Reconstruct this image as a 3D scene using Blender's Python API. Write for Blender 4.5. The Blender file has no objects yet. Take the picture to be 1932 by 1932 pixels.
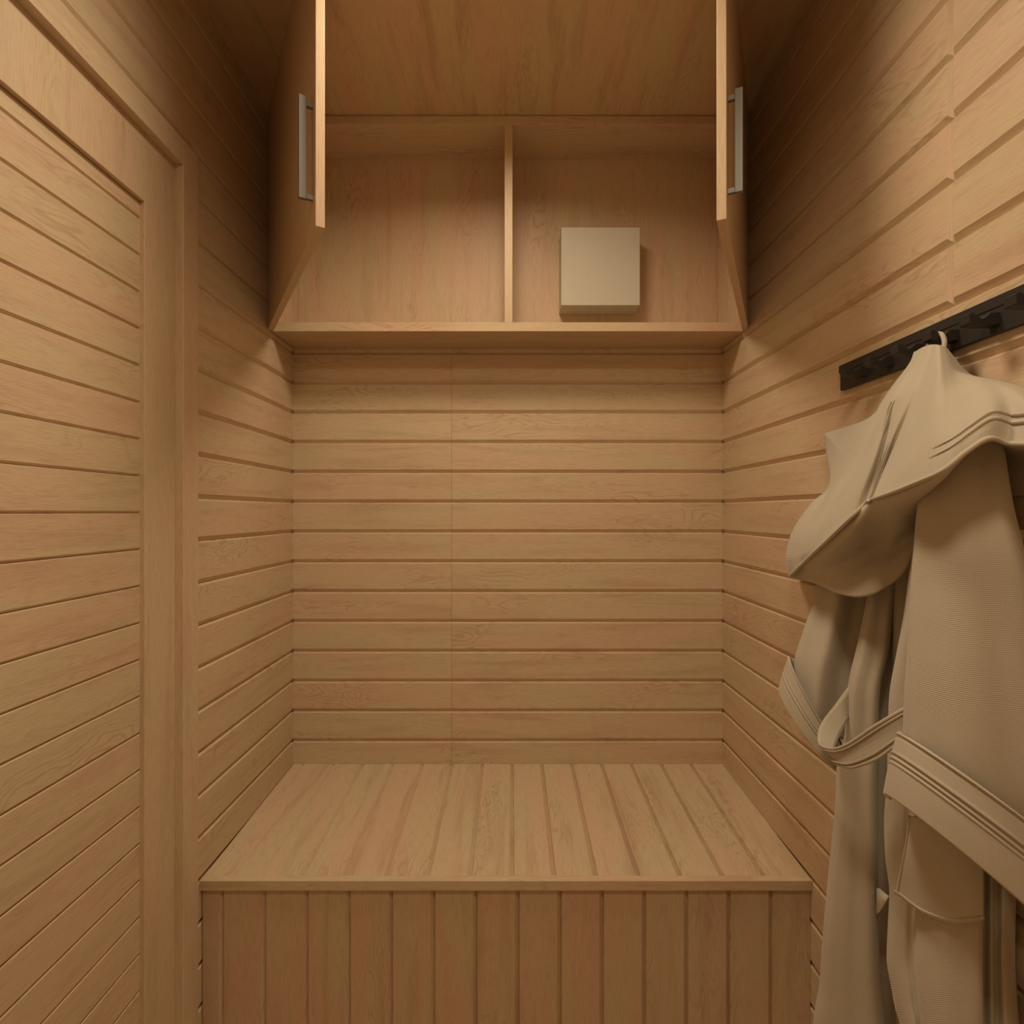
import bpy, math, random
from mathutils import Vector

# ------------------------------------------------------------------ camera, world, lights, exposure
F = 1045.0            # focal length in pixels of the 1932 px frame
CX = CY = 966.0
CAMZ = 1.31
scn = bpy.context.scene
cam_d = bpy.data.cameras.new('camera'); cam = bpy.data.objects.new('camera', cam_d)
scn.collection.objects.link(cam); scn.camera = cam
cam.location = (0, 0, CAMZ); cam.rotation_euler = (math.pi/2, 0, 0)
cam_d.sensor_width = 36.0; cam_d.lens = 36.0*F/1932.0; cam_d.clip_start = 0.02

w = bpy.data.worlds.new('world'); scn.world = w; w.use_nodes = True
w.node_tree.nodes['Background'].inputs[0].default_value = (0.05, 0.035, 0.02, 1)
w.node_tree.nodes['Background'].inputs[1].default_value = 0.3

CEIL = 2.545
WARM = (1.0, 0.815, 0.565)
def area(name, loc, size, power, spread=180, color=WARM):
    l = bpy.data.lights.new(name, 'AREA'); l.shape = 'DISK'; l.size = size; l.energy = power
    l.color = color; l.spread = math.radians(spread)
    o = bpy.data.objects.new(name, l); scn.collection.objects.link(o); o.location = loc
    return o
LIGHTS = [(-0.04, 1.10, 0.34, 8.9), (0.06, 0.08, 0.26, 9.0)]     # recessed ceiling lamps: x, y, size, power
for i, (lx, ly, ls, lp) in enumerate(LIGHTS):
    area('ceiling_lamp_light', (lx, ly, CEIL-0.012), ls, lp, spread=158)

scn.view_settings.view_transform = 'Standard'; scn.view_settings.look = 'None'
scn.view_settings.gamma = 1.0; scn.view_settings.use_curve_mapping = False
scn.view_settings.exposure = 0.0

# ------------------------------------------------------------------ helpers
rnd = random.Random(7)
COL = scn.collection
def tag(o, label=None, cat=None, group=None, kind=None):
    if label: o['label'] = label
    if cat: o['category'] = cat
    if group: o['group'] = group
    if kind: o['kind'] = kind
    return o
def empty(name, loc=(0, 0, 0), **k):
    o = bpy.data.objects.new(name, None); COL.objects.link(o); o.location = loc
    o.empty_display_size = 0.05
    return tag(o, **k)
class MB:
    """collects quads with uv in metres (u along the grain)"""
    def __init__(s): s.v = []; s.f = []; s.uv = []; s.smooth = []
    def face(s, pts, uvs, smooth=False):
        b = len(s.v); s.v += [tuple(p) for p in pts]; s.f.append(list(range(b, b+len(pts)))); s.uv.append(uvs); s.smooth.append(smooth)
    def board(s, O, U, V, N, u0, u1, v0, v1, d=0.0, b=0.0, t=0.0, el=0.0, er=0.0, back=0.0):
        """a board on plane O,(U,V), face out along N at height 0, chamfers going down to -d"""
        O, U, V, N = map(Vector, (O, U, V, N))
        ou, ov = rnd.uniform(0, 40), rnd.uniform(0, 40)
        P = lambda u, v, n: O+U*u+V*v+N*n
        fu0, fu1, fv0, fv1 = u0+el, u1-er, v0+b, v1-t
        B = [(u0, v0), (u1, v0), (u1, v1), (u0, v1)]; T = [(fu0, fv0), (fu1, fv0), (fu1, fv1), (fu0, fv1)]
        flip = U.cross(V).dot(N) < 0
        def q(pts, uvs):
            if flip: pts = pts[::-1]; uvs = uvs[::-1]
            s.face(pts, uvs)
        q([P(u, v, 0) for u, v in T], [(u+ou, v+ov) for u, v in T])
        for i in range(4):
            j = (i+1) % 4
            a, c, e, g = B[i], B[j], T[j], T[i]
            if i in (1, 3): uv4 = [(p[1]+ou, (p[0]*1.6)+ov+7.3) for p in (a, c, e, g)]
            else: uv4 = [(a[0]+ou, a[1]+ov), (c[0]+ou, c[1]+ov), (e[0]+ou, e[1]+ov+.002), (g[0]+ou, g[1]+ov+.002)]
            q([P(*a, -d), P(*c, -d), P(*e, 0), P(*g, 0)], uv4)
            if back:
                q([P(*a, -back), P(*c, -back), P(*c, -d), P(*a, -d)], [(a[0]+ou, a[1]+ov), (c[0]+ou, c[1]+ov), (c[0]+ou, c[1]+ov+back), (a[0]+ou, a[1]+ov+back)])
        if back: q([P(*a, -back) for a in B[::-1]], [(u+ou, v+ov) for u, v in B[::-1]])
    def box(s, x0, x1, y0, y1, z0, z1, grain='z'):
        ou, ov = rnd.uniform(0, 40), rnd.uniform(0, 40)
        c = [(x, y, z) for z in (z0, z1) for y in (y0, y1) for x in (x0, x1)]
        gi = 'xyz'.index(grain)
        for f in ((0, 2, 3, 1), (4, 5, 7, 6), (0, 1, 5, 4), (2, 6, 7, 3), (0, 4, 6, 2), (1, 3, 7, 5)):
            pts = [c[i] for i in f]
            oth = [k for k in range(3) if k != gi]
            var = [k for k in oth if max(p[k] for p in pts)-min(p[k] for p in pts) > 1e-9]
            if len(var) == 1 and max(p[gi] for p in pts)-min(p[gi] for p in pts) > 1e-9:
                k = var[0]; k2 = [q for q in oth if q != k][0]
                uvs = [(p[gi]+ou, p[k]+ov+p[k2]) for p in pts]
            else:
                uvs = [(p[oth[0]]+ou, p[oth[1]]+ov) for p in pts]
            s.face(pts, uvs)
    def build(s, name, mat, parent=None, bevel=0.0, weld=False, matrix=None):
        me = bpy.data.meshes.new(name); me.from_pydata(s.v, [], s.f); 
        uvl = me.uv_layers.new(name='UVMap'); k = 0
        for uvs in s.uv:
            for uv in uvs: uvl.data[k].uv = uv; k += 1
        me.polygons.foreach_set('use_smooth', s.smooth)
        me.materials.append(mat)
        if bevel or weld:
            import bmesh
            bm = bmesh.new(); bm.from_mesh(me); bmesh.ops.remove_doubles(bm, verts=bm.verts, dist=1e-5); bm.to_mesh(me); bm.free()
        o = bpy.data.objects.new(name, me); COL.objects.link(o)
        if parent: o.parent = parent
        if matrix is not None: o.matrix_local = matrix
        if bevel:
            m = o.modifiers.new('bevel', 'BEVEL'); m.width = bevel; m.segments = 2; m.limit_method = 'ANGLE'; m.angle_limit = 0.6
        return o

# ------------------------------------------------------------------ materials
class NT:
    def __init__(s, name):
        s.m = bpy.data.materials.new(name); s.m.use_nodes = True; s.t = s.m.node_tree
        s.b = s.t.nodes['Principled BSDF']
    def n(s, typ, **k):
        x = s.t.nodes.new(typ)
        for a, v in k.items(): setattr(x, a, v)
        return x
    def l(s, a, b): s.t.links.new(a, b)
    def math(s, op, a, b=None, c=None, clamp=False):
        x = s.n('ShaderNodeMath', operation=op, use_clamp=clamp)
        for i, v in enumerate((a, b, c)):
            if v is None: continue
            if isinstance(v, (int, float)): x.inputs[i].default_value = v
            else: s.l(v, x.inputs[i])
        return x.outputs[0]
    def scale(s, vec, sc, off=(0, 0, 0)):
        x = s.n('ShaderNodeMapping'); x.inputs['Scale'].default_value = sc; x.inputs['Location'].default_value = off
        s.l(vec, x.inputs[0]); return x.outputs[0]
    def noise(s, vec, detail=2.0, rough=0.5, dist=0.0):
        x = s.n('ShaderNodeTexNoise'); x.inputs['Scale'].default_value = 1.0; x.inputs['Detail'].default_value = detail
        x.inputs['Roughness'].default_value = rough; x.inputs['Distortion'].default_value = dist
        s.l(vec, x.inputs['Vector']); return x.outputs['Fac']
    def ramp(s, fac, stops):
        x = s.n('ShaderNodeValToRGB'); e = x.color_ramp.elements
        while len(e) < len(stops): e.new(0.5)
        for i, (p, c) in enumerate(stops): e[i].position = p; e[i].color = (*c, 1) if len(c) == 3 else c
        s.l(fac, x.inputs[0]); return x.outputs[0]
    def mix(s, fac, a, b, mode='MIX'):
        x = s.n('ShaderNodeMix', data_type='RGBA', blend_type=mode)
        for i, v in ((0, fac), (6, a), (7, b)):
            if isinstance(v, (int, float)): x.inputs[i].default_value = v
            elif isinstance(v, tuple): x.inputs[i].default_value = (*v, 1)
            else: s.l(v, x.inputs[i])
        return x.outputs[2]

def wood(name, pink=(0.645, 0.475, 0.335), tan=(0.615, 0.50, 0.335), dark=(0.40, 0.26, 0.165), rough=0.46, contrast=1.0, figure=1.0):
    k = NT(name)
    uv = k.n('ShaderNodeTexCoord').outputs['UV']
    # broad bands of pinkish and yellowish wood following the grain
    a = k.noise(k.scale(uv, (1.6, 9, 1)), 3, .5, .9)
    col = k.mix(k.ramp(a, [(.40, (0, 0, 0)), (.60, (1, 1, 1))]), pink, tan)
    # soft darker streaks
    s1 = k.noise(k.scale(uv, (2.4, 26, 1), (3, 7, 0)), 5, .6, .6)
    col = k.mix(k.math('MULTIPLY', k.ramp(s1, [(.50, (0, 0, 0)), (.78, (1, 1, 1))]), .50*contrast), col, dark)
    # cathedral figure: contour lines of a stretched noise, only in places
    g = k.noise(k.scale(uv, (3.4, 13, 1), (11, 5, 0)), 2, .45, .3)
    lines = k.math('SINE', k.math('MULTIPLY', g, 110.0))
    lines = k.ramp(lines, [(.35, (0, 0, 0)), (1.0, (1, 1, 1))])
    mask = k.ramp(k.noise(k.scale(uv, (2.4, 9, 1), (1, 19, 0)), 1), [(.52, (0, 0, 0)), (.66, (1, 1, 1))])
    col = k.mix(k.math('MULTIPLY', k.math('MULTIPLY', lines, mask), .42*figure), col, dark)
    # small knots
    vo = k.n('ShaderNodeTexVoronoi'); vo.inputs['Scale'].default_value = 1.0; k.l(k.scale(uv, (3.1, 11, 1)), vo.inputs['Vector'])
    kn = k.ramp(vo.outputs['Distance'], [(.025, (1, 1, 1)), (.075, (0, 0, 0))])
    km = k.ramp(k.noise(k.scale(uv, (1.7, 5, 1), (31, 2, 0)), 0), [(.55, (0, 0, 0)), (.6, (1, 1, 1))])
    col = k.mix(k.math('MULTIPLY', k.math('MULTIPLY', kn, km), .45), col, dark)
    # fine fibre
    f = k.noise(k.scale(uv, (24, 640, 1)), 2, .65)
    ff = k.ramp(f, [(.34, (.80, .80, .80)), (.48, (1.0, 1.0, 1.0)), (.70, (1.08, 1.08, 1.08))])
    col = k.mix(.75, col, ff, 'MULTIPLY')
    k.l(col, k.b.inputs['Base Color'])
    k.b.inputs['Roughness'].default_value = rough
    k.b.inputs['Specular IOR Level'].default_value = 0.35
    bp = k.n('ShaderNodeBump'); bp.inputs['Strength'].default_value = .4; bp.inputs['Distance'].default_value = .0006
    k.l(f, bp.inputs['Height']); k.l(bp.outputs[0], k.b.inputs['Normal'])
    return k.m

def fabric(name, col, rough=0.95):
    k = NT(name)
    uv = k.n('ShaderNodeTexCoord').outputs['UV']
    sp = k.n('ShaderNodeSeparateXYZ'); k.l(uv, sp.inputs[0])
    wob = k.noise(k.scale(uv, (60, 60, 1)), 2)
    u = k.math('SINE', k.math('ADD', k.math('MULTIPLY', sp.outputs[0], 2*math.pi/.0034), k.math('MULTIPLY', wob, 5.0)))
    v = k.math('SINE', k.math('ADD', k.math('MULTIPLY', sp.outputs[1], 2*math.pi/.0026), k.math('MULTIPLY', wob, 5.0)))
    patch = k.ramp(k.noise(k.scale(uv, (14, 14, 1)), 2), [(.35, (.2, .2, .2)), (.65, (1, 1, 1))])
    h = k.math('MULTIPLY', k.math('ADD', k.math('MULTIPLY', u, .45), v), patch)
    c = k.mix(k.ramp(k.noise(k.scale(uv, (9, 9, 1)), 3), [(.3, (0, 0, 0)), (.7, (1, 1, 1))]), col, tuple(x*.93 for x in col))
    c = k.mix(.9, c, k.ramp(k.math('MULTIPLY_ADD', h, .25, .5), [(.1, (.90, .90, .90)), (.9, (1.05, 1.05, 1.05))]), 'MULTIPLY')
    k.l(c, k.b.inputs['Base Color'])
    bp = k.n('ShaderNodeBump'); bp.inputs['Strength'].default_value = .24; bp.inputs['Distance'].default_value = .0008
    k.l(h, bp.inputs['Height']); k.l(bp.outputs[0], k.b.inputs['Normal'])
    k.b.inputs['Roughness'].default_value = rough
    k.b.inputs['Specular IOR Level'].default_value = 0.15
    k.b.inputs['Sheen Weight'].default_value = 0.25; k.b.inputs['Sheen Roughness'].default_value = .5
    return k.m

def plain(name, col, rough=.5, metal=0.0, spec=.5, bump=0.0):
    k = NT(name)
    obj = k.n('ShaderNodeTexCoord').outputs['Object']
    n = k.noise(k.scale(obj, (30, 30, 30)), 3)
    k.l(k.mix(n, tuple(x*.96 for x in col), tuple(min(1, x*1.04) for x in col)), k.b.inputs['Base Color'])
    k.b.inputs['Roughness'].default_value = rough; k.b.inputs['Metallic'].default_value = metal
    k.b.inputs['Specular IOR Level'].default_value = spec
    return k.m

W_WALL = wood('wood_wall')
W_BENCH = wood('wood_bench', contrast=1.25)
W_FRONT = wood('wood_bench_front', pink=(0.58, 0.40, 0.275), tan=(0.56, 0.44, 0.28), contrast=1.2)  # redder bench wood, darkened so the colour carries some of the front's shade
W_CAB = wood('wood_cabinet', pink=(0.62, 0.43, 0.30), tan=(0.58, 0.46, 0.30), figure=1.2)
W_DOORS = wood('wood_cabinet_door', pink=(0.62, 0.455, 0.31), tan=(0.61, 0.465, 0.31), contrast=.3, figure=.1)
W_CEIL = wood('wood_ceiling', pink=(0.60, 0.41, 0.27), tan=(0.57, 0.45, 0.27), contrast=1.8)
W_TRIM = wood('wood_trim', contrast=.8, figure=.5)
M_BOX = plain('cream_plastic', (0.56, 0.53, 0.45), .5, spec=.3)
M_METAL = plain('brushed_nickel', (0.20, 0.19, 0.185), .45, metal=.4)
M_DARK = plain('dark_bronze', (0.035, 0.030, 0.028), .5, metal=.1, spec=.35)
M_ROBE = fabric('beige_robe_cloth', (0.53, 0.475, 0.385))
M_TRIMC = fabric('beige_robe_trim', (0.53, 0.475, 0.385), .85)
M_TAG = plain('white_label_cloth', (0.7, 0.68, 0.62), .9)
M_FLOOR = wood('wood_floor', contrast=1.1)
M_WHITE = plain('white_lamp_ring', (.8, .78, .74), .5)

# ------------------------------------------------------------------ room
XL, XR, YB = -0.751, 0.7218, 1.900
YF = -0.55                    # wall behind the camera
PITCH = 0.10236
ZG = CAMZ + 0.2367            # a groove's base line on the walls
CH = dict(d=.008, b=.0115, t=.0045)
def grooves(z0, z1, base, pitch):
    k = math.ceil((z0-base)/pitch); out = [z0]
    while base+k*pitch < z1-1e-6:
        if base+k*pitch > z0+1e-6: out.append(base+k*pitch)
        k += 1
    return out+[z1]

def wall_boards(mb, O, U, N, u0, u1, z0, z1, ch=CH, base=ZG, pitch=PITCH, el=0, er=0):
    zs = grooves(z0, z1, base, pitch)
    for a, c in zip(zs, zs[1:]):
        k = dict(ch)
        if a == z0: k['b'] = 0
        if c == z1: k['t'] = 0
        if c-a < .03: k['b'] = min(k['b'], (c-a)*.4); k['t'] = min(k['t'], (c-a)*.3)
        mb.board(O, U, (0, 0, 1), N, u0, u1, a, c, el=el, er=er, **k)

# back wall: two lengths of board meeting at x=-0.207
m = MB()
wall_boards(m, (0, YB, 0), (1, 0, 0), (0, -1, 0), XL, -.2075, 0, CEIL, er=.0004)
wall_boards(m, (0, YB, 0), (1, 0, 0), (0, -1, 0), -.2075, XR, 0, CEIL, el=.0004)
m.box(XL-.1, XR+.1, YB+.008, YB+.06, -.06, CEIL+.06, 'x')
tag(m.build('wall_back', W_WALL), kind='structure')
# right wall: two lengths meeting in a V joint at y=0.915
m = MB()
wall_boards(m, (XR, 0, 0), (0, 1, 0), (-1, 0, 0), .9095, YB, 0, CEIL, el=.0095)
wall_boards(m, (XR, 0, 0), (0, 1, 0), (-1, 0, 0), YF, .9095, 0, CEIL, er=.004)
m.box(XR+.008, XR+.06, YF-.06, YB+.06, -.06, CEIL+.06, 'y')
tag(m.build('wall_right', W_WALL), kind='structure')
# left wall, opened for the door
DY0, DY1 = .30, 1.140          # clear width of the door leaf
AY = 1.243; CY1 = 1.302        # jamb / casing edges
ZA, ZC, ZT = CAMZ+.639, CAMZ+.780, CAMZ+.836
m = MB()
wall_boards(m, (XL, 0, 0), (0, 1, 0), (1, 0, 0), CY1-.004, YB, 0, CEIL)
wall_boards(m, (XL, 0, 0), (0, 1, 0), (1, 0, 0), YF, CY1-.004, ZT-.004, CEIL)
wall_boards(m, (XL, 0, 0), (0, 1, 0), (1, 0, 0), YF, DY0-.162+.004, 0, ZT-.004)
m.box(XL-.06, XL-.035, YF-.06, YB+.06, -.06, CEIL+.06, 'y')
m.box(XL-.04, XL-.008, CY1-.03, YB+.06, -.06, CEIL+.06, 'y')
m.box(XL-.04, XL-.008, YF-.06, CY1-.03, ZT-.03, CEIL+.06, 'y')
tag(m.build('wall_left', W_WALL), kind='structure')
# front wall behind the camera
m = MB()
wall_boards(m, (0, YF, 0), (1, 0, 0), (0, 1, 0), XL, XR, 0, CEIL)
m.box(XL-.1, XR+.1, YF-.06, YF-.008, -.06, CEIL+.06, 'x')
tag(m.build('wall_front', W_WALL), kind='structure')
# ceiling and floor
m = MB(); m.box(XL-.03, XR+.03, YF-.03, YB+.03, CEIL, CEIL+.05, 'y')
tag(m.build('ceiling', W_CEIL), kind='structure')
m = MB(); m.box(XL-.03, XR+.03, YF-.03, YB+.03, -.05, -.006, 'y')
for i in range(15):
    a = XL+i*.0982
    m.board((0, 0, 0), (0, 1, 0), (1, 0, 0), (0, 0, 1), YF, YB, a, a+.0982, d=.006, b=.002, t=.002)
tag(m.build('floor', M_FLOOR), kind='structure')

# door casing (outer), jamb panel (inner) and the boarded leaf
m = MB(); XC = -.737
m.box(XL-.02, XC, AY, CY1, 0, ZT, 'z')
m.box(XL-.02, XC, DY0-.162, AY-.0003, ZC, ZT, 'y')
m.box(XL-.02, XC, DY0-.162, DY0-.103, 0, ZC-.0003, 'z')
tag(m.build('trim_1', W_TRIM, bevel=.0015), kind='structure')
m = MB(); XA = -.756
m.box(XA-.03, XA, DY1, AY, 0, ZC, 'z')
m.box(XA-.03, XA, DY0, DY1-.0003, ZA, ZC, 'z')
m.box(XA-.03, XA, DY0-.103, DY0-.0003, 0, ZC, 'z')
tag(m.build('trim_2', W_TRIM, bevel=.001), kind='structure')
m = MB(); XD = -.766
wall_boards(m, (XD, 0, 0), (0, 1, 0), (1, 0, 0), DY0+.002, DY1, .01, ZA-.002, dict(d=.005, b=.0045, t=.002), CAMZ-.002, .0757)
m.box(XD-.016, XD-.005, DY0+.002, DY1, .01, ZA-.002, 'y')
door = tag(m.build('door_1', W_WALL), kind='structure')

# ------------------------------------------------------------------ bench
BT = .446                                      # seat height
bench = empty('bench', ((XL+XR)/2, 1.60, 0), label='built-in slatted wooden bench across the back wall, light planks over a vertical board front', cat='bench')
bl = Vector(bench.location)
def rel(o, parent): o.location = -Vector(parent.location); return o
BX0, BX1, BY0 = XL+.0006, XR-.0006, 1.33
BTF = .4245                                    # the seat falls slightly towards its front edge
SU = Vector((0, BY0-(YB-.001), BTF-BT)); SL = SU.length; SU.normalize()
SN = Vector((0, SU.z, -SU.y)); SN = SN if SN.z > 0 else -SN
SO = (0, YB-.001, BT)
m = MB()
g0 = .0036
xs = [BX0]+[g0+.1022*k for k in range(-8, 8) if BX0+.02 < g0+.1022*k < BX1-.02]+[BX1]
for a, c in zip(xs, xs[1:]):
    m.board(SO, SU, (1, 0, 0), SN, 0, SL-.0178, a, c, d=.008, b=.002, t=.0105 if c != BX1 else 0, back=.022)
rel(m.build('seat', W_BENCH, bench), bench)
m = MB()
m.board(SO, (1, 0, 0), SU, SN, BX0, BX1, SL-.0176, SL, d=.001, b=.0, t=.001, back=.0242)
rel(m.build('seat_edge', W_BENCH, bench), bench)
m = MB()
PY = 1.340
xs = [BX0]+[.0167+.1022*k for k in range(-8, 8) if BX0+.02 < .0167+.1022*k < BX1-.02]+[BX1]
for a, c in zip(xs, xs[1:]):
    m.board((0, PY, 0), (0, 0, 1), (1, 0, 0), (0, -1, 0), .004, BTF-.0245, a, c, d=.008, b=.002, t=.010 if c != BX1 else .0, er=.006)
m.box(BX0, BX1, PY+.008, PY+.02, .004, BTF-.0245, 'z')
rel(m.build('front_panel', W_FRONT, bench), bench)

# ------------------------------------------------------------------ wall cabinet with two open doors
CYF = 1.7233; CZ0 = CAMZ+.5623; CZ1 = CEIL-.002
cab = empty('wall_cabinet', (0, 1.81, CZ0), label='shallow wooden wall cabinet under the ceiling, both doors swung open', cat='cabinet')
def part(name, mat, box, grain, bevel=.0008):
    m = MB(); m.box(*box, grain); return rel(m.build(name, mat, cab, bevel=bevel), cab)
CX0, CX1 = -.7475, .7195
part('side_panel', W_CAB, (CX0, CX0+.018, CYF, YB-.001, CZ0, CZ1), 'z')
part('side_panel', W_CAB, (CX1-.018, CX1, CYF, YB-.001, CZ0, CZ1), 'z')
part('bottom_panel', W_CAB, (CX0+.0182, CX1-.0182, CYF, YB-.001, CZ0, CZ0+.028), 'x')
part('top_panel', W_CAB, (CX0+.0182, CX1-.0182, CYF, YB-.001, CZ1-.026, CZ1), 'x')
part('back_panel', W_CAB, (CX0+.0182, CX1-.0182, YB-.0065, YB-.0012, CZ0+.0282, CZ1-.0262), 'z')
part('divider', W_DOORS, (-.0231, .0016, CYF+.001, YB-.0068, CZ0+.0282, CZ1-.0262), 'z')
def cab_door(side, hx, hy, fx, fy, bottom, handle):
    """side -1 left, +1 right; (hx,hy) hinge inner edge and (fx,fy) free inner corner"""
    d = Vector((fx-hx, fy-hy, 0)); wd = d.length; d.normalize()
    nrm = Vector((side*abs(d.y), -abs(d.x), 0))              # outward face
    t = .018; zt = CAMZ+1.2252
    # local frame: x along door from hinge, y = outward
    from mathutils import Matrix
    M = Matrix(((d.x, nrm.x, 0, hx), (d.y, nrm.y, 0, hy), (0, 0, 1, 0), (0, 0, 0, 1)))
    mb = MB(); mb.box(0, wd, 0, t, bottom, zt, 'z')
    if M.determinant() < 0:
        for f, uv in zip(mb.f, mb.uv): f.reverse(); uv.reverse()
    mb.v = [tuple(M @ Vector(p)) for p in mb.v]
    o = rel(mb.build('door', W_DOORS, cab, bevel=.001), cab)
    s0, z0, z1 = handle
    h = MB()
    bw, bt, so = .009, .0145, .0275
    h.box(s0-bw/2, s0+bw/2, t+so-bt, t+so, z0, z1, 'z')
    for zz in (z0+.001, z1-.009-.010):
        h.box(s0-.004, s0+.004, t, t+so-bt, zz, zz+.010, 'z')
    if M.determinant() < 0:
        for f, uv in zip(h.f, h.uv): f.reverse(); uv.reverse()
    h.v = [tuple(M @ Vector(p)) for p in h.v]
    q = h.build('handle', M_METAL, o, bevel=.0006); q['label'] = 'flat brushed metal bar handle'
cab_door(-1, -.741, 1.7215, -.3703, 1.0963, CAMZ+.5615, (.702, CAMZ+.621, CAMZ+.825))
cab_door(1, .7165, 1.7215, .3946, 1.0684, CAMZ+.5615, (.702, CAMZ+.620, CAMZ+.821))

# cream box on the cabinet's back panel
m = MB(); m.box((1059-966)*1.809/F, (1207.5-966)*1.809/F, 1.809, YB-.0068, CAMZ+.675, CAMZ+.930, 'z')
o = m.build('junction_box', M_BOX, None, bevel=.0015)
tag(o, 'plain cream cube-like box fixed to the back of the open wall cabinet', 'box')

# ------------------------------------------------------------------ coat rack
rack = empty('coat_rack', (XR, .87, CAMZ+.29), label='long dark metal hook rail screwed to the plank wall on the right', cat='coat rack')
RX = XR-.009
m = MB(); m.box(RX, XR-.0004, .52, 1.203, CAMZ+.263, CAMZ+.3175, 'y')
m.box(RX-.0012, RX+.0001, .52, 1.2065, CAMZ+.301, CAMZ+.3175, 'y')
rel(m.build('rail', M_DARK, rack, bevel=.0008), rack)
def hook_mesh():
    # side view (x out from the wall, z): stem with a saddle and an upturned tip
    prof = [(0, 0), (.030, -.001), (.044, .000), (.047, .004), (.045, .016), (.041, .0175), (.034, .013), (.027, .0075), (.021, .0105), (.014, .0165), (0, .0175)]
    mb = MB(); th = .019
    a = [(-x, -th/2, z) for x, z in prof]; b = [(-x, th/2, z) for x, z in prof]
    n = len(prof)
    # split into strips so that the concave outline is filled cleanly
    low = [(0, 0), (.014, -.0005), (.021, -.0007), (.027, -.0009), (.034, -.0007), (.041, -.0002), (.045, .002)]
    up = [(0, .0175), (.014, .0165), (.021, .0105), (.027, .0075), (.034, .013), (.041, .0175), (.046, .015)]
    for i in range(len(low)-1):
        L0, L1, U0, U1 = low[i], low[i+1], up[i], up[i+1]
        f = lambda p, s: (-p[0], s*th/2, p[1])
        uv = [(0, 0), (.01, 0), (.01, .01), (0, .01)]
        mb.face([f(L0, -1), f(U0, -1), f(U1, -1), f(L1, -1)], uv); mb.face([f(L0, 1), f(L1, 1), f(U1, 1), f(U0, 1)], uv)
        mb.face([f(L0, -1), f(L1, -1), f(L1, 1), f(L0, 1)], uv); mb.face([f(U0, -1), f(U0, 1), f(U1, 1), f(U1, -1)], uv)
    f = lambda p, s: (-p[0], s*th/2, p[1])
    mb.face([f(low[-1], -1), f(up[-1], -1), f(up[-1], 1), f(low[-1], 1)], uv)
    mb.face([f(low[0], -1), f(low[0], 1), f(up[0], 1), f(up[0], -1)], uv)
    return mb
hk = hook_mesh().build('hook', M_DARK, rack, bevel=.0004)
for i, y in enumerate([.893, .818, .743, .968, 1.043, 1.118, .668, .593]):
    o = hk if i == 0 else hk.copy()
    if i: COL.objects.link(o); o.parent = rack
    o.location = Vector((RX+.0005, y, CAMZ+.2745))-Vector(rack.location)

# ------------------------------------------------------------------ bathrobe
def cr(p0, p1, p2, p3, t):
    return [0.5*((2*b)+(-a+c)*t+(2*a-5*b+4*c-d)*t*t+(-a+3*b-3*c+d)*t**3) for a, b, c, d in zip(p0, p1, p2, p3)]
def spline(pts, t):
    """t in 0..len-1, Catmull-Rom through pts"""
    n = len(pts)-1; i = min(int(t), n-1); f = t-i
    g = lambda j: pts[max(0, min(n, j))]
    p0 = g(i-1) if i > 0 else [2*a-b for a, b in zip(g(0), g(1))]
    p3 = g(i+2) if i+2 <= n else [2*a-b for a, b in zip(g(n), g(n-1))]
    return cr(p0, g(i), g(i+1), p3, f)
def at_x(px, py, X):
    Y = X*F/(px-CX); return [X, Y, CAMZ-(py-CY)*Y/F]
def at_y(px, py, Y):
    return [(px-CX)*Y/F, Y, CAMZ-(py-CY)*Y/F]
def dist(a, b): return math.sqrt(sum((x-y)**2 for x, y in zip(a, b)))
def resample(pts, n):
    S = 16; dense = [spline(pts, i/S) for i in range((len(pts)-1)*S+1)]
    L = [0]
    for a, b in zip(dense, dense[1:]): L.append(L[-1]+dist(a, b))
    out = []; j = 0
    for i in range(n):
        s = L[-1]*i/(n-1)
        while j < len(L)-2 and L[j+1] < s: j += 1
        f = (s-L[j])/max(1e-9, L[j+1]-L[j]); out.append([a+(b-a)*f for a, b in zip(dense[j], dense[j+1])])
    return out
WALLX = XR-.006
def clampx(p): return (min(p[0], WALLX), p[1], p[2])
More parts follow.
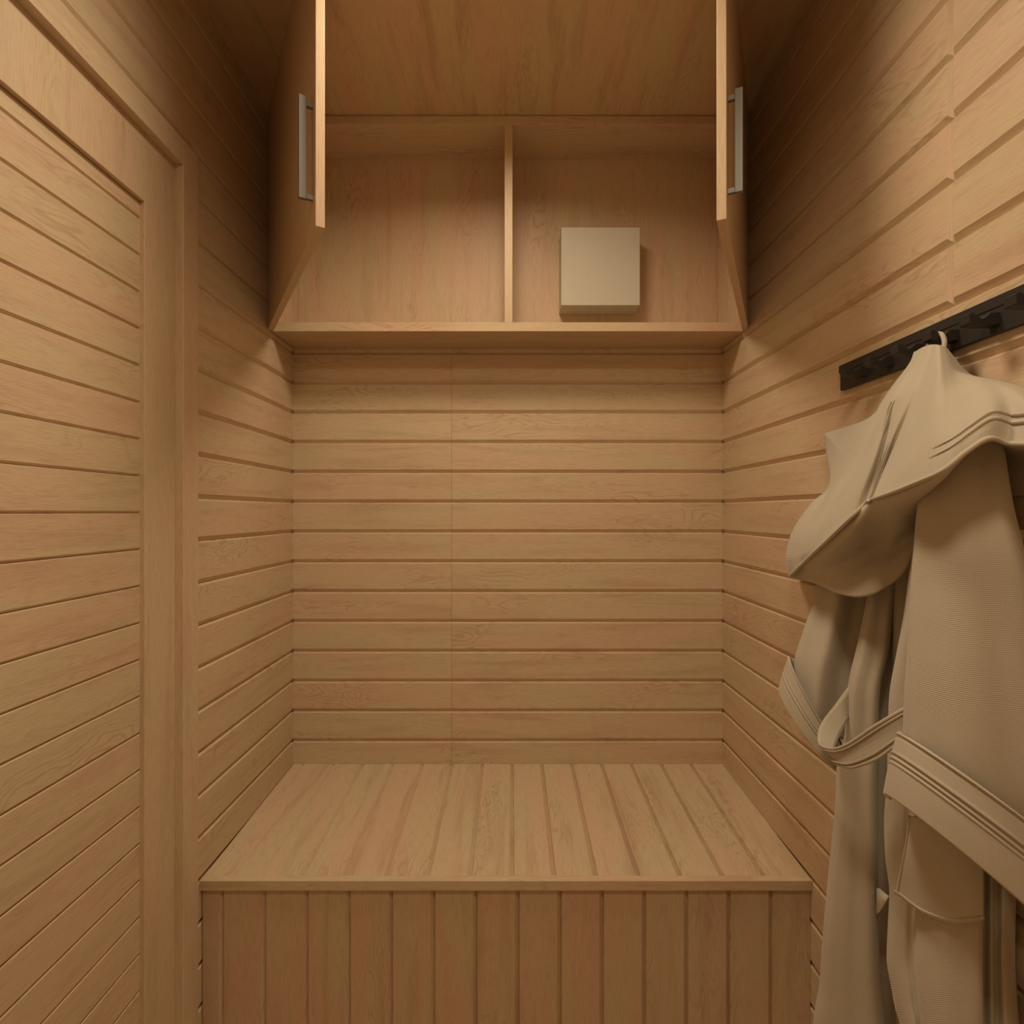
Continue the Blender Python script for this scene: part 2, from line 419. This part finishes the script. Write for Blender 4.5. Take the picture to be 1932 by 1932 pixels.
def grid_mesh(name, G, mat, parent, closed=False, cap=False, solid=.003, flip=False, subsurf=0):
    """G[i][j] rows of points; uv in metres"""
    R, Cn = len(G), len(G[0]); verts = [clampx(p) for row in G for p in row]
    faces = []; uvs = []
    us = [0]; mid = R//2
    for j in range(Cn): us.append(us[-1]+dist(G[mid][j], G[mid][(j+1) % Cn]))
    vs = [0]
    for i in range(R-1): vs.append(vs[-1]+dist(G[i][Cn//2], G[i+1][Cn//2]))
    for i in range(R-1):
        for j in range(Cn if closed else Cn-1):
            j2 = (j+1) % Cn
            q = [i*Cn+j, i*Cn+j2, (i+1)*Cn+j2, (i+1)*Cn+j]; u = [(us[j], vs[i]), (us[j+1], vs[i]), (us[j+1], vs[i+1]), (us[j], vs[i+1])]
            if flip: q.reverse(); u.reverse()
            faces.append(q); uvs += u
    tot = 0.0; cen = Vector((sum(v[0] for v in verts), sum(v[1] for v in verts), sum(v[2] for v in verts)))/len(verts)
    for f in faces[::7]:
        p = [Vector(verts[i]) for i in f]; nn = (p[2]-p[0]).cross(p[3]-p[1]); q = sum(p, Vector())/4
        if closed:
            row = f[0]//Cn if not flip else min(f)//Cn
            rc = sum((Vector(verts[row*Cn+j]) for j in range(Cn)), Vector())/Cn; tot += nn.dot(q-rc)
        else: tot += nn.dot(Vector((0, .2, CAMZ+.3))-q)
    if tot < 0:
        faces = [f[::-1] for f in faces]; uvs = [uvs[k*4+3-t] for k in range(len(faces)) for t in range(4)]
    me = bpy.data.meshes.new(name); me.from_pydata(verts, [], faces)
    l = me.uv_layers.new(name='UVMap')
    for i, u in enumerate(uvs): l.data[i].uv = u
    me.polygons.foreach_set('use_smooth', [True]*len(faces)); me.materials.append(mat)
    o = bpy.data.objects.new(name, me); COL.objects.link(o); o.parent = parent
    if parent is not None and parent.type == 'EMPTY': o.location = -Vector(parent.location)
    if solid:
        s = o.modifiers.new('thickness', 'SOLIDIFY'); s.thickness = solid; s.offset = -1
    return o
def patch(name, cols, mat, parent, n=60, mcol=6, xmode=True, **k):
    f = at_x if xmode else at_y
    C = [resample([f(*p) for p in c], n) for c in cols]
    G = []
    for i in range(n):
        row = [c[i] for c in C]; G.append([spline(row, t/mcol) for t in range((len(row)-1)*mcol+1)])
    return grid_mesh(name, G, mat, parent, **k), G
def loft(name, rows, mat, parent, folds=None, nth=72, nrow=8, a0=0, a1=2*math.pi, **k):
    """rows: (pyL, pyR, pxL, pxR, Y, depth, sag)"""
    G = []; N = (len(rows)-1)*nrow
    for i in range(N+1):
        pyL, pyR, pxL, pxR, Y, b, sag = spline(rows, i/nrow); v = i/N
        aL = math.atan((pxL-CX)/F); aR = math.atan((pxR-CX)/F); am = (aL+aR)/2; r = Y/math.cos(am); a = r*math.sin((aR-aL)/2)
        c = (r*math.sin(am), r*math.cos(am)); ax = (math.cos(am), -math.sin(am)); ay = (-math.sin(am), -math.cos(am))
        row = []
        for j in range(nth):
            th = math.pi-2*math.pi*j/nth          # starts at the left edge, runs over the camera side
            d = folds(th, v) if folds else 0.0
            ca, sb = math.cos(th)*a*(1+d*.3), math.sin(th)*b
            if math.sin(th) > 0: sb += d*b if d else 0
            py = pyL+(pyR-pyL)*(math.cos(th)+1)/2+sag*max(0, math.sin(th))
            row.append([c[0]+ax[0]*ca+ay[0]*sb, c[1]+ax[1]*ca+ay[1]*sb, CAMZ-(py-CY)*Y/F])
        G.append(row)
    return grid_mesh(name, G, mat, parent, closed=True, **k), G
def tube(name, pts, rad, mat, parent, n=80, seg=8, flat=1.0, taper=0):
    P = [Vector(p) for p in resample(pts, n)]
    G = []
    for i, p in enumerate(P):
        t = (P[min(i+1, n-1)]-P[max(i-1, 0)]).normalized(); up = Vector((-.6, -.5, .6))
        a = t.cross(up).normalized(); b = a.cross(t)
        k = min(1.0, .08+i/taper) if taper else 1.0
        G.append([list(p+a*math.cos(q*2*math.pi/seg)*rad*k+b*math.sin(q*2*math.pi/seg)*rad*flat*k) for q in range(seg)])
    return grid_mesh(name, G, mat, parent, closed=True, solid=0)

robe = empty('bathrobe', (.66, .90, CAMZ-.9), label='long beige hooded bathrobe hanging by its loop from the dark hook rail', cat='bathrobe')
# --- hood
hood_cols = [
 [(1733,672,.700),(1702,720,.712),(1668,768,.7155),(1612,808,.7155),(1562,822,.7155),(1566,865,.7155),(1574,912,.7155),(1540,950,.7155),(1505,1005,.714),(1495,1050,.712),(1500,1086,.70)],
 [(1724,665,.675),(1714,690,.668),(1685,726,.66),(1660,763,.662),(1645,786,.668),(1600,804,.68),(1561,816.3,.689),(1555,818,.69),(1555.6,824,.69),(1560,862,.685),(1569,912,.67),(1530,950,.64),(1496,1000,.61),(1483,1045,.60),(1484,1068,.60),(1490,1088,.60)],
 [(1729,662,.665),(1700,712,.65),(1672,752,.638),(1640,800,.636),(1603,850,.638),(1578,905,.625),(1548,960,.605),(1518,1010,.585),(1508,1045,.58),(1520,1058,.578)],
 [(1735,658,.658),(1710,703,.64),(1680,747,.618),(1657,795,.608),(1630,860,.598),(1600,925,.58),(1575,975,.568),(1555,1025,.56)],
 [(1741,655,.652),(1718,700,.630),(1686,745,.607),(1673,790,.593),(1655,840,.582),(1632,905,.567),(1602,980,.553)],
 [(1746,653,.650),(1726,700,.626),(1700,742,.606),(1684,768,.600),(1670,829,.591),(1649,905,.581),(1634,949,.568)],
 [(1752,651,.646),(1736,700,.622),(1714,750,.600),(1684,823,.584),(1656,900,.571),(1639,945,.558)],
 [(1760,650,.645),(1746,700,.620),(1725,756,.601),(1697,818,.590),(1662,894,.578),(1645,942,.563)],
 [(1766,650,.640),(1758,710,.606),(1743,765,.584),(1722,830,.566),(1700,885,.552),(1680,930,.545)],
 [(1772,651,.640),(1772,705,.604),(1768,760,.580),(1757,820,.560),(1742,870,.548),(1725,912,.54)],
 [(1778,652,.645),(1788,705,.616),(1795,750,.593),(1797,800,.573),(1792,845,.558),(1778,888,.548)],
 [(1783,654,.650),(1800,703,.630),(1822,740,.610),(1832,780,.592),(1832,820,.577),(1822,853,.567)],
 [(1787,657,.655),(1805,698,.646),(1845,722,.632),(1868,755,.614),(1874,790,.600),(1866,827,.590)],
 [(1790,660,.660),(1812,700,.660),(1860,716,.650),(1896,745,.636),(1910,790,.624),(1902,836,.612)],
 [(1791,662,.672),(1822,703,.682),(1875,717,.672),(1925,740,.650),(1950,785,.625),(1945,838,.604)],
 [(1793,664,.69),(1830,705,.70),(1884,718,.70),(1950,740,.69),(1990,790,.66),(2000,845,.63)],
 [(1795,668,.700),(1834,711,.7155),(1888,724,.7155),(1960,748,.7155),(2010,800,.7155),(2030,850,.7155)]]
hood, HG = patch('hood', hood_cols, M_ROBE, robe, n=150, mcol=8, solid=.004)
rim = HG[-1][8:-8]
tube('hem', rim, .0032, M_TRIMC, hood, n=200)
def along_row(G, frac, c0, c1, off=-.0022):
    R = len(G)-1; i = int(R*frac); f = R*frac-i; i2 = min(i+1, R)
    return [[a+(b-a)*f+(off if q == 0 else 0) for q, (a, b) in enumerate(zip(G[i][j], G[i2][j]))] for j in range(c0, c1)]
for fr in (.88, .83):
    tube('hem_seam', along_row(HG, fr, 9*8+2, 15*8, -.0012)[::3], .0028, M_TRIMC, hood, n=120, seg=8, taper=60)
# --- lining seen inside the hood
lin = [
 [(1490,1087,.604),(1493,1088,.606),(1493,1088.5,.608),(1496,1089,.61),(1497,1090,.615)],
 [(1520,1060,.582),(1524,1068,.586),(1529,1082,.594),(1534,1095,.598),(1537,1101,.602)],
 [(1555,1027,.565),(1562,1046,.572),(1568,1070,.598),(1573,1097,.602),(1577,1119,.602)],
 [(1600,984,.558),(1608,1006,.566),(1612,1050,.618),(1613,1090,.614),(1614,1126,.604)],
 [(1640,947,.563),(1648,968,.572),(1654,1030,.640),(1650,1075,.626),(1645,1120,.610)],
 [(1682,930,.550),(1690,948,.560),(1694,1020,.655),(1688,1060,.645),(1676,1104,.630)],
 [(1727,912,.545),(1732,926,.556),(1730,990,.668),(1724,1030,.665),(1709,1076,.65)],
 [(1780,887,.552),(1782,894,.562),(1768,940,.690),(1755,1000,.69),(1741,1044,.69)],
 [(1824,853,.572),(1826,856,.60),(1824,870,.700),(1818,930,.70),(1815,965,.705)],
 [(1868,828,.594),(1869,830,.62),(1868,845,.705),(1863,890,.708),(1860,935,.71)],
 [(1904,836,.614),(1905,838,.64),(1904,852,.708),(1900,890,.71),(1900,935,.712)],
 [(1946,839,.606),(1947,842,.64),(1946,856,.710),(1942,890,.712),(1940,935,.714)]]
patch('hood_lining', lin, M_ROBE, robe, n=40, mcol=6, solid=.003)
# --- near sleeve with turned-back cuff
def f1(th, v):
    d = 0
    for c, a_, wd in ((2.55, .10, .20), (1.75, .07, .30), (1.1, -.10, .25), (.55, .12, .25)):
        d += a_*math.exp(-((th-c-.12*math.sin(4*v))/wd)**2)*(.5+.7*v)
    return d+.03*math.sin(5*th+3*v)
R1 = [(780,780,1780,1850,.80,.012,0),(800,805,1765,1868,.80,.02,0),(850,850,1748,1893,.80,.034,0),(905,905,1737,1903,.79,.040,0),(960,960,1729,1913,.785,.045,0),(1040,1040,1722,1934,.78,.05,0),
 (1120,1120,1716,1950,.78,.055,0),(1250,1250,1709,1965,.77,.055,0),(1340,1340,1704,1975,.765,.056,0),(1420,1450,1702,1985,.76,.056,0),(1470,1530,1706,1990,.76,.052,0)]
sl, _ = loft('sleeve', R1, M_ROBE, robe, f1, solid=.003)
def ridges(v, spots, wd=.012):
    return sum(a*math.exp(-((v-p)/wd)**2) for p, a in spots)
def cuff(name, parent, top, bot, spots, n=60, bulge=.07):
    rows = []
    for i in range(n+1):
        v = i/n; base = [a+(b-a)*v for a, b in zip(top, bot)]
        g = ridges(v, spots)+bulge*math.sin(math.pi*v)*.5-(.25*((v-.93)/.07)**2 if v > .93 else 0)
        wpx = (base[3]-base[2])/2; base[2] -= wpx*g*.35; base[3] += wpx*g*.35; base[5] *= 1+g
        rows.append(tuple(base))
    return loft(name, rows, M_TRIMC, parent, None, nrow=1, solid=.004)
SP = ((.012, .05), (.06, -.03), (.30, .045), (.34, -.03), (.375, .045), (.41, -.03), (.445, .035))
cuff('cuff', sl, (1414,1562,1692,2012,.75,.066,-47), (1552,1739,1664,2030,.745,.074,-66), SP)
# --- far sleeve with cuff
def f2(th, v):
    return .55*math.exp(-((th-1.75)/.28)**2)-.25*math.exp(-((th-1.1)/.3)**2)+.1*math.exp(-((th-2.6)/.3)**2)
R2 = [(1040,1040,1575,1650,1.10,.03,0),(1100,1100,1541,1650,1.12,.035,0),(1150,1150,1530,1645,1.13,.035,0),(1200,1200,1514,1640,1.13,.035,0),(1250,1260,1499,1628,1.13,.034,0),(1290,1330,1495,1615,1.13,.032,0),(1330,1390,1500,1600,1.13,.03,0)]
s2, _ = loft('sleeve', R2, M_ROBE, robe, f2, solid=.003)
cuff('cuff', s2, (1243,1400,1487,1590,1.12,.042,10), (1312,1448,1467,1600,1.12,.046,14), ((.015, .06), (.07, -.03), (.36, .05), (.42, -.03), (.48, .05), (.55, -.03)))
# --- front edge of the robe hanging on the left
def f3(th, v):
    return .16*math.exp(-((th-2.2-.3*v)/.3)**2)-.14*math.exp(-((th-1.45)/.35)**2)+.1*math.exp(-((th-.8)/.3)**2)+.06*math.sin(14*v+2*th)*math.exp(-((v-.42)/.1)**2)
T3 = [(1080,1640,1697),(1130,1635,1688),(1220,1617,1678),(1290,1601,1662),(1352,1597,1658),(1400,1591,1657),(1447,1579,1656),(1500,1577,1655),(1560,1573,1656),(1637,1565,1657),(1700,1559,1657),(1796,1551,1660),(1877,1546,1667),(1932,1537,1674),(2020,1527,1684),(2080,1525,1686)]
loft('front_panel', [(a, a, b, c, 1.03, .03, 0) for a, b, c in T3], M_ROBE, robe, f3, nrow=5, solid=.003)
# --- body behind the near sleeve
edge = [(1730,1000),(1716,1080),(1705,1160),(1690,1240),(1678,1310),(1675,1400),(1673,1480),(1668,1548),(1671,1621),(1678,1677),(1676,1729),(1673,1796),(1674,1823),(1681,1858),(1689,1903),(1698,1932),(1712,2020),(1720,2080)]
def shift(dx, X, k=1.0, low=0.0): return [(x*k+(1-k)*1690+dx, y, X+low*max(0, (y-1700)/380)) for x, y in edge]
body_cols = [shift(14, .710), shift(3, .66), shift(0, .625), shift(10, .606), shift(28, .606, .8), shift(42, .612, .6, .004), shift(50, .597, .4), shift(85, .600, .3), shift(125, .618, .2), shift(155, .633, .1), shift(164, .645, .05), shift(167, .668, .05), shift(180, .666, .05), shift(192, .676, .1), shift(205, .673, .2), shift(221, .69, .3), shift(231, .710, .3)]
patch('body', body_cols, M_ROBE, robe, n=70, mcol=6, solid=.003)
# back of the robe against the wall
bk = [[(0, 0, 0)]]
G = []
for i in range(40):
    z = CAMZ+.06-i/39*1.12; row = []
    for j in range(60):
        y = 1.10-.30*j/59; row.append([.700+.008*math.sin(j*.55+.6*math.sin(i*.12)), y, z])
    G.append(row)
grid_mesh('back_panel', G, M_ROBE, robe, solid=.003)
# --- pocket
pk = [[(1713,1540,.590),(1710,1573,.590),(1700,1630,.588),(1688,1686,.590)],
 [(1722,1540,.585),(1719,1575,.585),(1710,1634,.583),(1701,1694,.586)],
 [(1748,1540,.583),(1746,1600,.583),(1742,1660,.582),(1738,1722,.584)],
 [(1795,1540,.598),(1795,1600,.598),(1792,1670,.598),(1789,1741,.600)],
 [(1830,1540,.612),(1830,1600,.612),(1829,1670,.612),(1828,1741,.613)],
 [(1855,1540,.625),(1856,1600,.625),(1856,1670,.625),(1856,1736,.627)]]
pkt, PG = patch('pocket', pk, M_TRIMC, robe, n=30, mcol=6, solid=.006)
tube('pocket_seam', [PG[-2][j] for j in range(0, len(PG[0]), 3)], .0022, M_TRIMC, pkt, n=60, seg=6)
tube('pocket_seam', [PG[i][3] for i in range(0, len(PG), 3)], .0022, M_TRIMC, pkt, n=60, seg=6)
# --- belt hanging in a loop between the two fronts
BS = [((1640,1255,.665),(1640,1315,.670)),((1604,1296,.632),(1608,1342,.640)),((1577,1332,.602),(1594,1362,.612)),((1554,1362,.580),(1578,1395,.592)),((1545,1387,.565),(1570,1420,.574)),
 ((1549,1406,.556),(1573,1437,.562)),((1572,1413,.550),(1586,1444,.552)),((1602,1403,.547),(1610,1447,.549)),((1654,1368,.556),(1654,1431,.556)),((1707,1337,.578),(1703,1397,.575)),((1770,1305,.615),(1768,1365,.613))]
EU = resample([at_x(*a) for a, b in BS], 110); EL = resample([at_x(*b) for a, b in BS], 110)
belt = grid_mesh('belt', [[[p+(q-p)*t for p, q in zip(a, b)] for t in (0, .1, .25, .5, .75, .9, 1)] for a, b in zip(EU, EL)], M_TRIMC, robe, solid=.003)
for k, E, O2 in ((0, EU, EL), (1, EL, EU)):
    tube('belt_edge', E, .0026, M_TRIMC, belt, n=110, seg=8)
    tube('belt_seam', [[p+(q-p)*.16-(.002 if i == 0 else 0) for i, (p, q) in enumerate(zip(a, b))] for a, b in zip(E, O2)], .0016, M_TRIMC, belt, n=110, seg=6)
# --- hanging loop on the hook
hx = RX-.002-.026
lp = [(hx+.004, .93, CAMZ+.262), (hx+.002, .915, CAMZ+.272), (hx, .906, CAMZ+.284), (hx, .893, CAMZ+.287), (hx-.001, .881, CAMZ+.282), (hx-.004, .872, CAMZ+.268), (hx-.010, .866, CAMZ+.252), (hx-.008, .862, CAMZ+.245)]
tube('hanging_loop', lp, .0035, M_TRIMC, robe, n=50, seg=10)
# --- care tag
tg = [[at_x(1650, 1674, .655), at_x(1659, 1676, .652), at_x(1668, 1684, .650)], [at_x(1650, 1698, .655), at_x(1664, 1696, .648), at_x(1677, 1691, .645)], [at_x(1650, 1726, .655), at_x(1658, 1721, .652), at_x(1670, 1704, .650)]]
o = grid_mesh('care_tag', tg, M_TAG, robe, solid=.001); o['label'] = 'small white care tag'

# ------------------------------------------------------------------ ceiling lamps (recessed, above the frame)
for i, (lx, ly, ls, lp_) in enumerate(LIGHTS):
    G = []
    prof = [(ls/2+.004, CEIL-.0005), (ls/2+.016, CEIL-.001), (ls/2+.016, CEIL-.006), (ls/2+.004, CEIL-.008), (ls/2+.004, CEIL-.0005)]
    for r_, z in prof: G.append([[lx+r_*math.cos(a*math.pi/24), ly+r_*math.sin(a*math.pi/24), z] for a in range(48)])
    o = grid_mesh('ceiling_lamp', G, M_WHITE, None, closed=True, solid=0)
    tag(o, ['round recessed ceiling lamp in front of the cabinet doors', 'round recessed ceiling lamp above the entrance end of the room'][i], 'ceiling lamp')
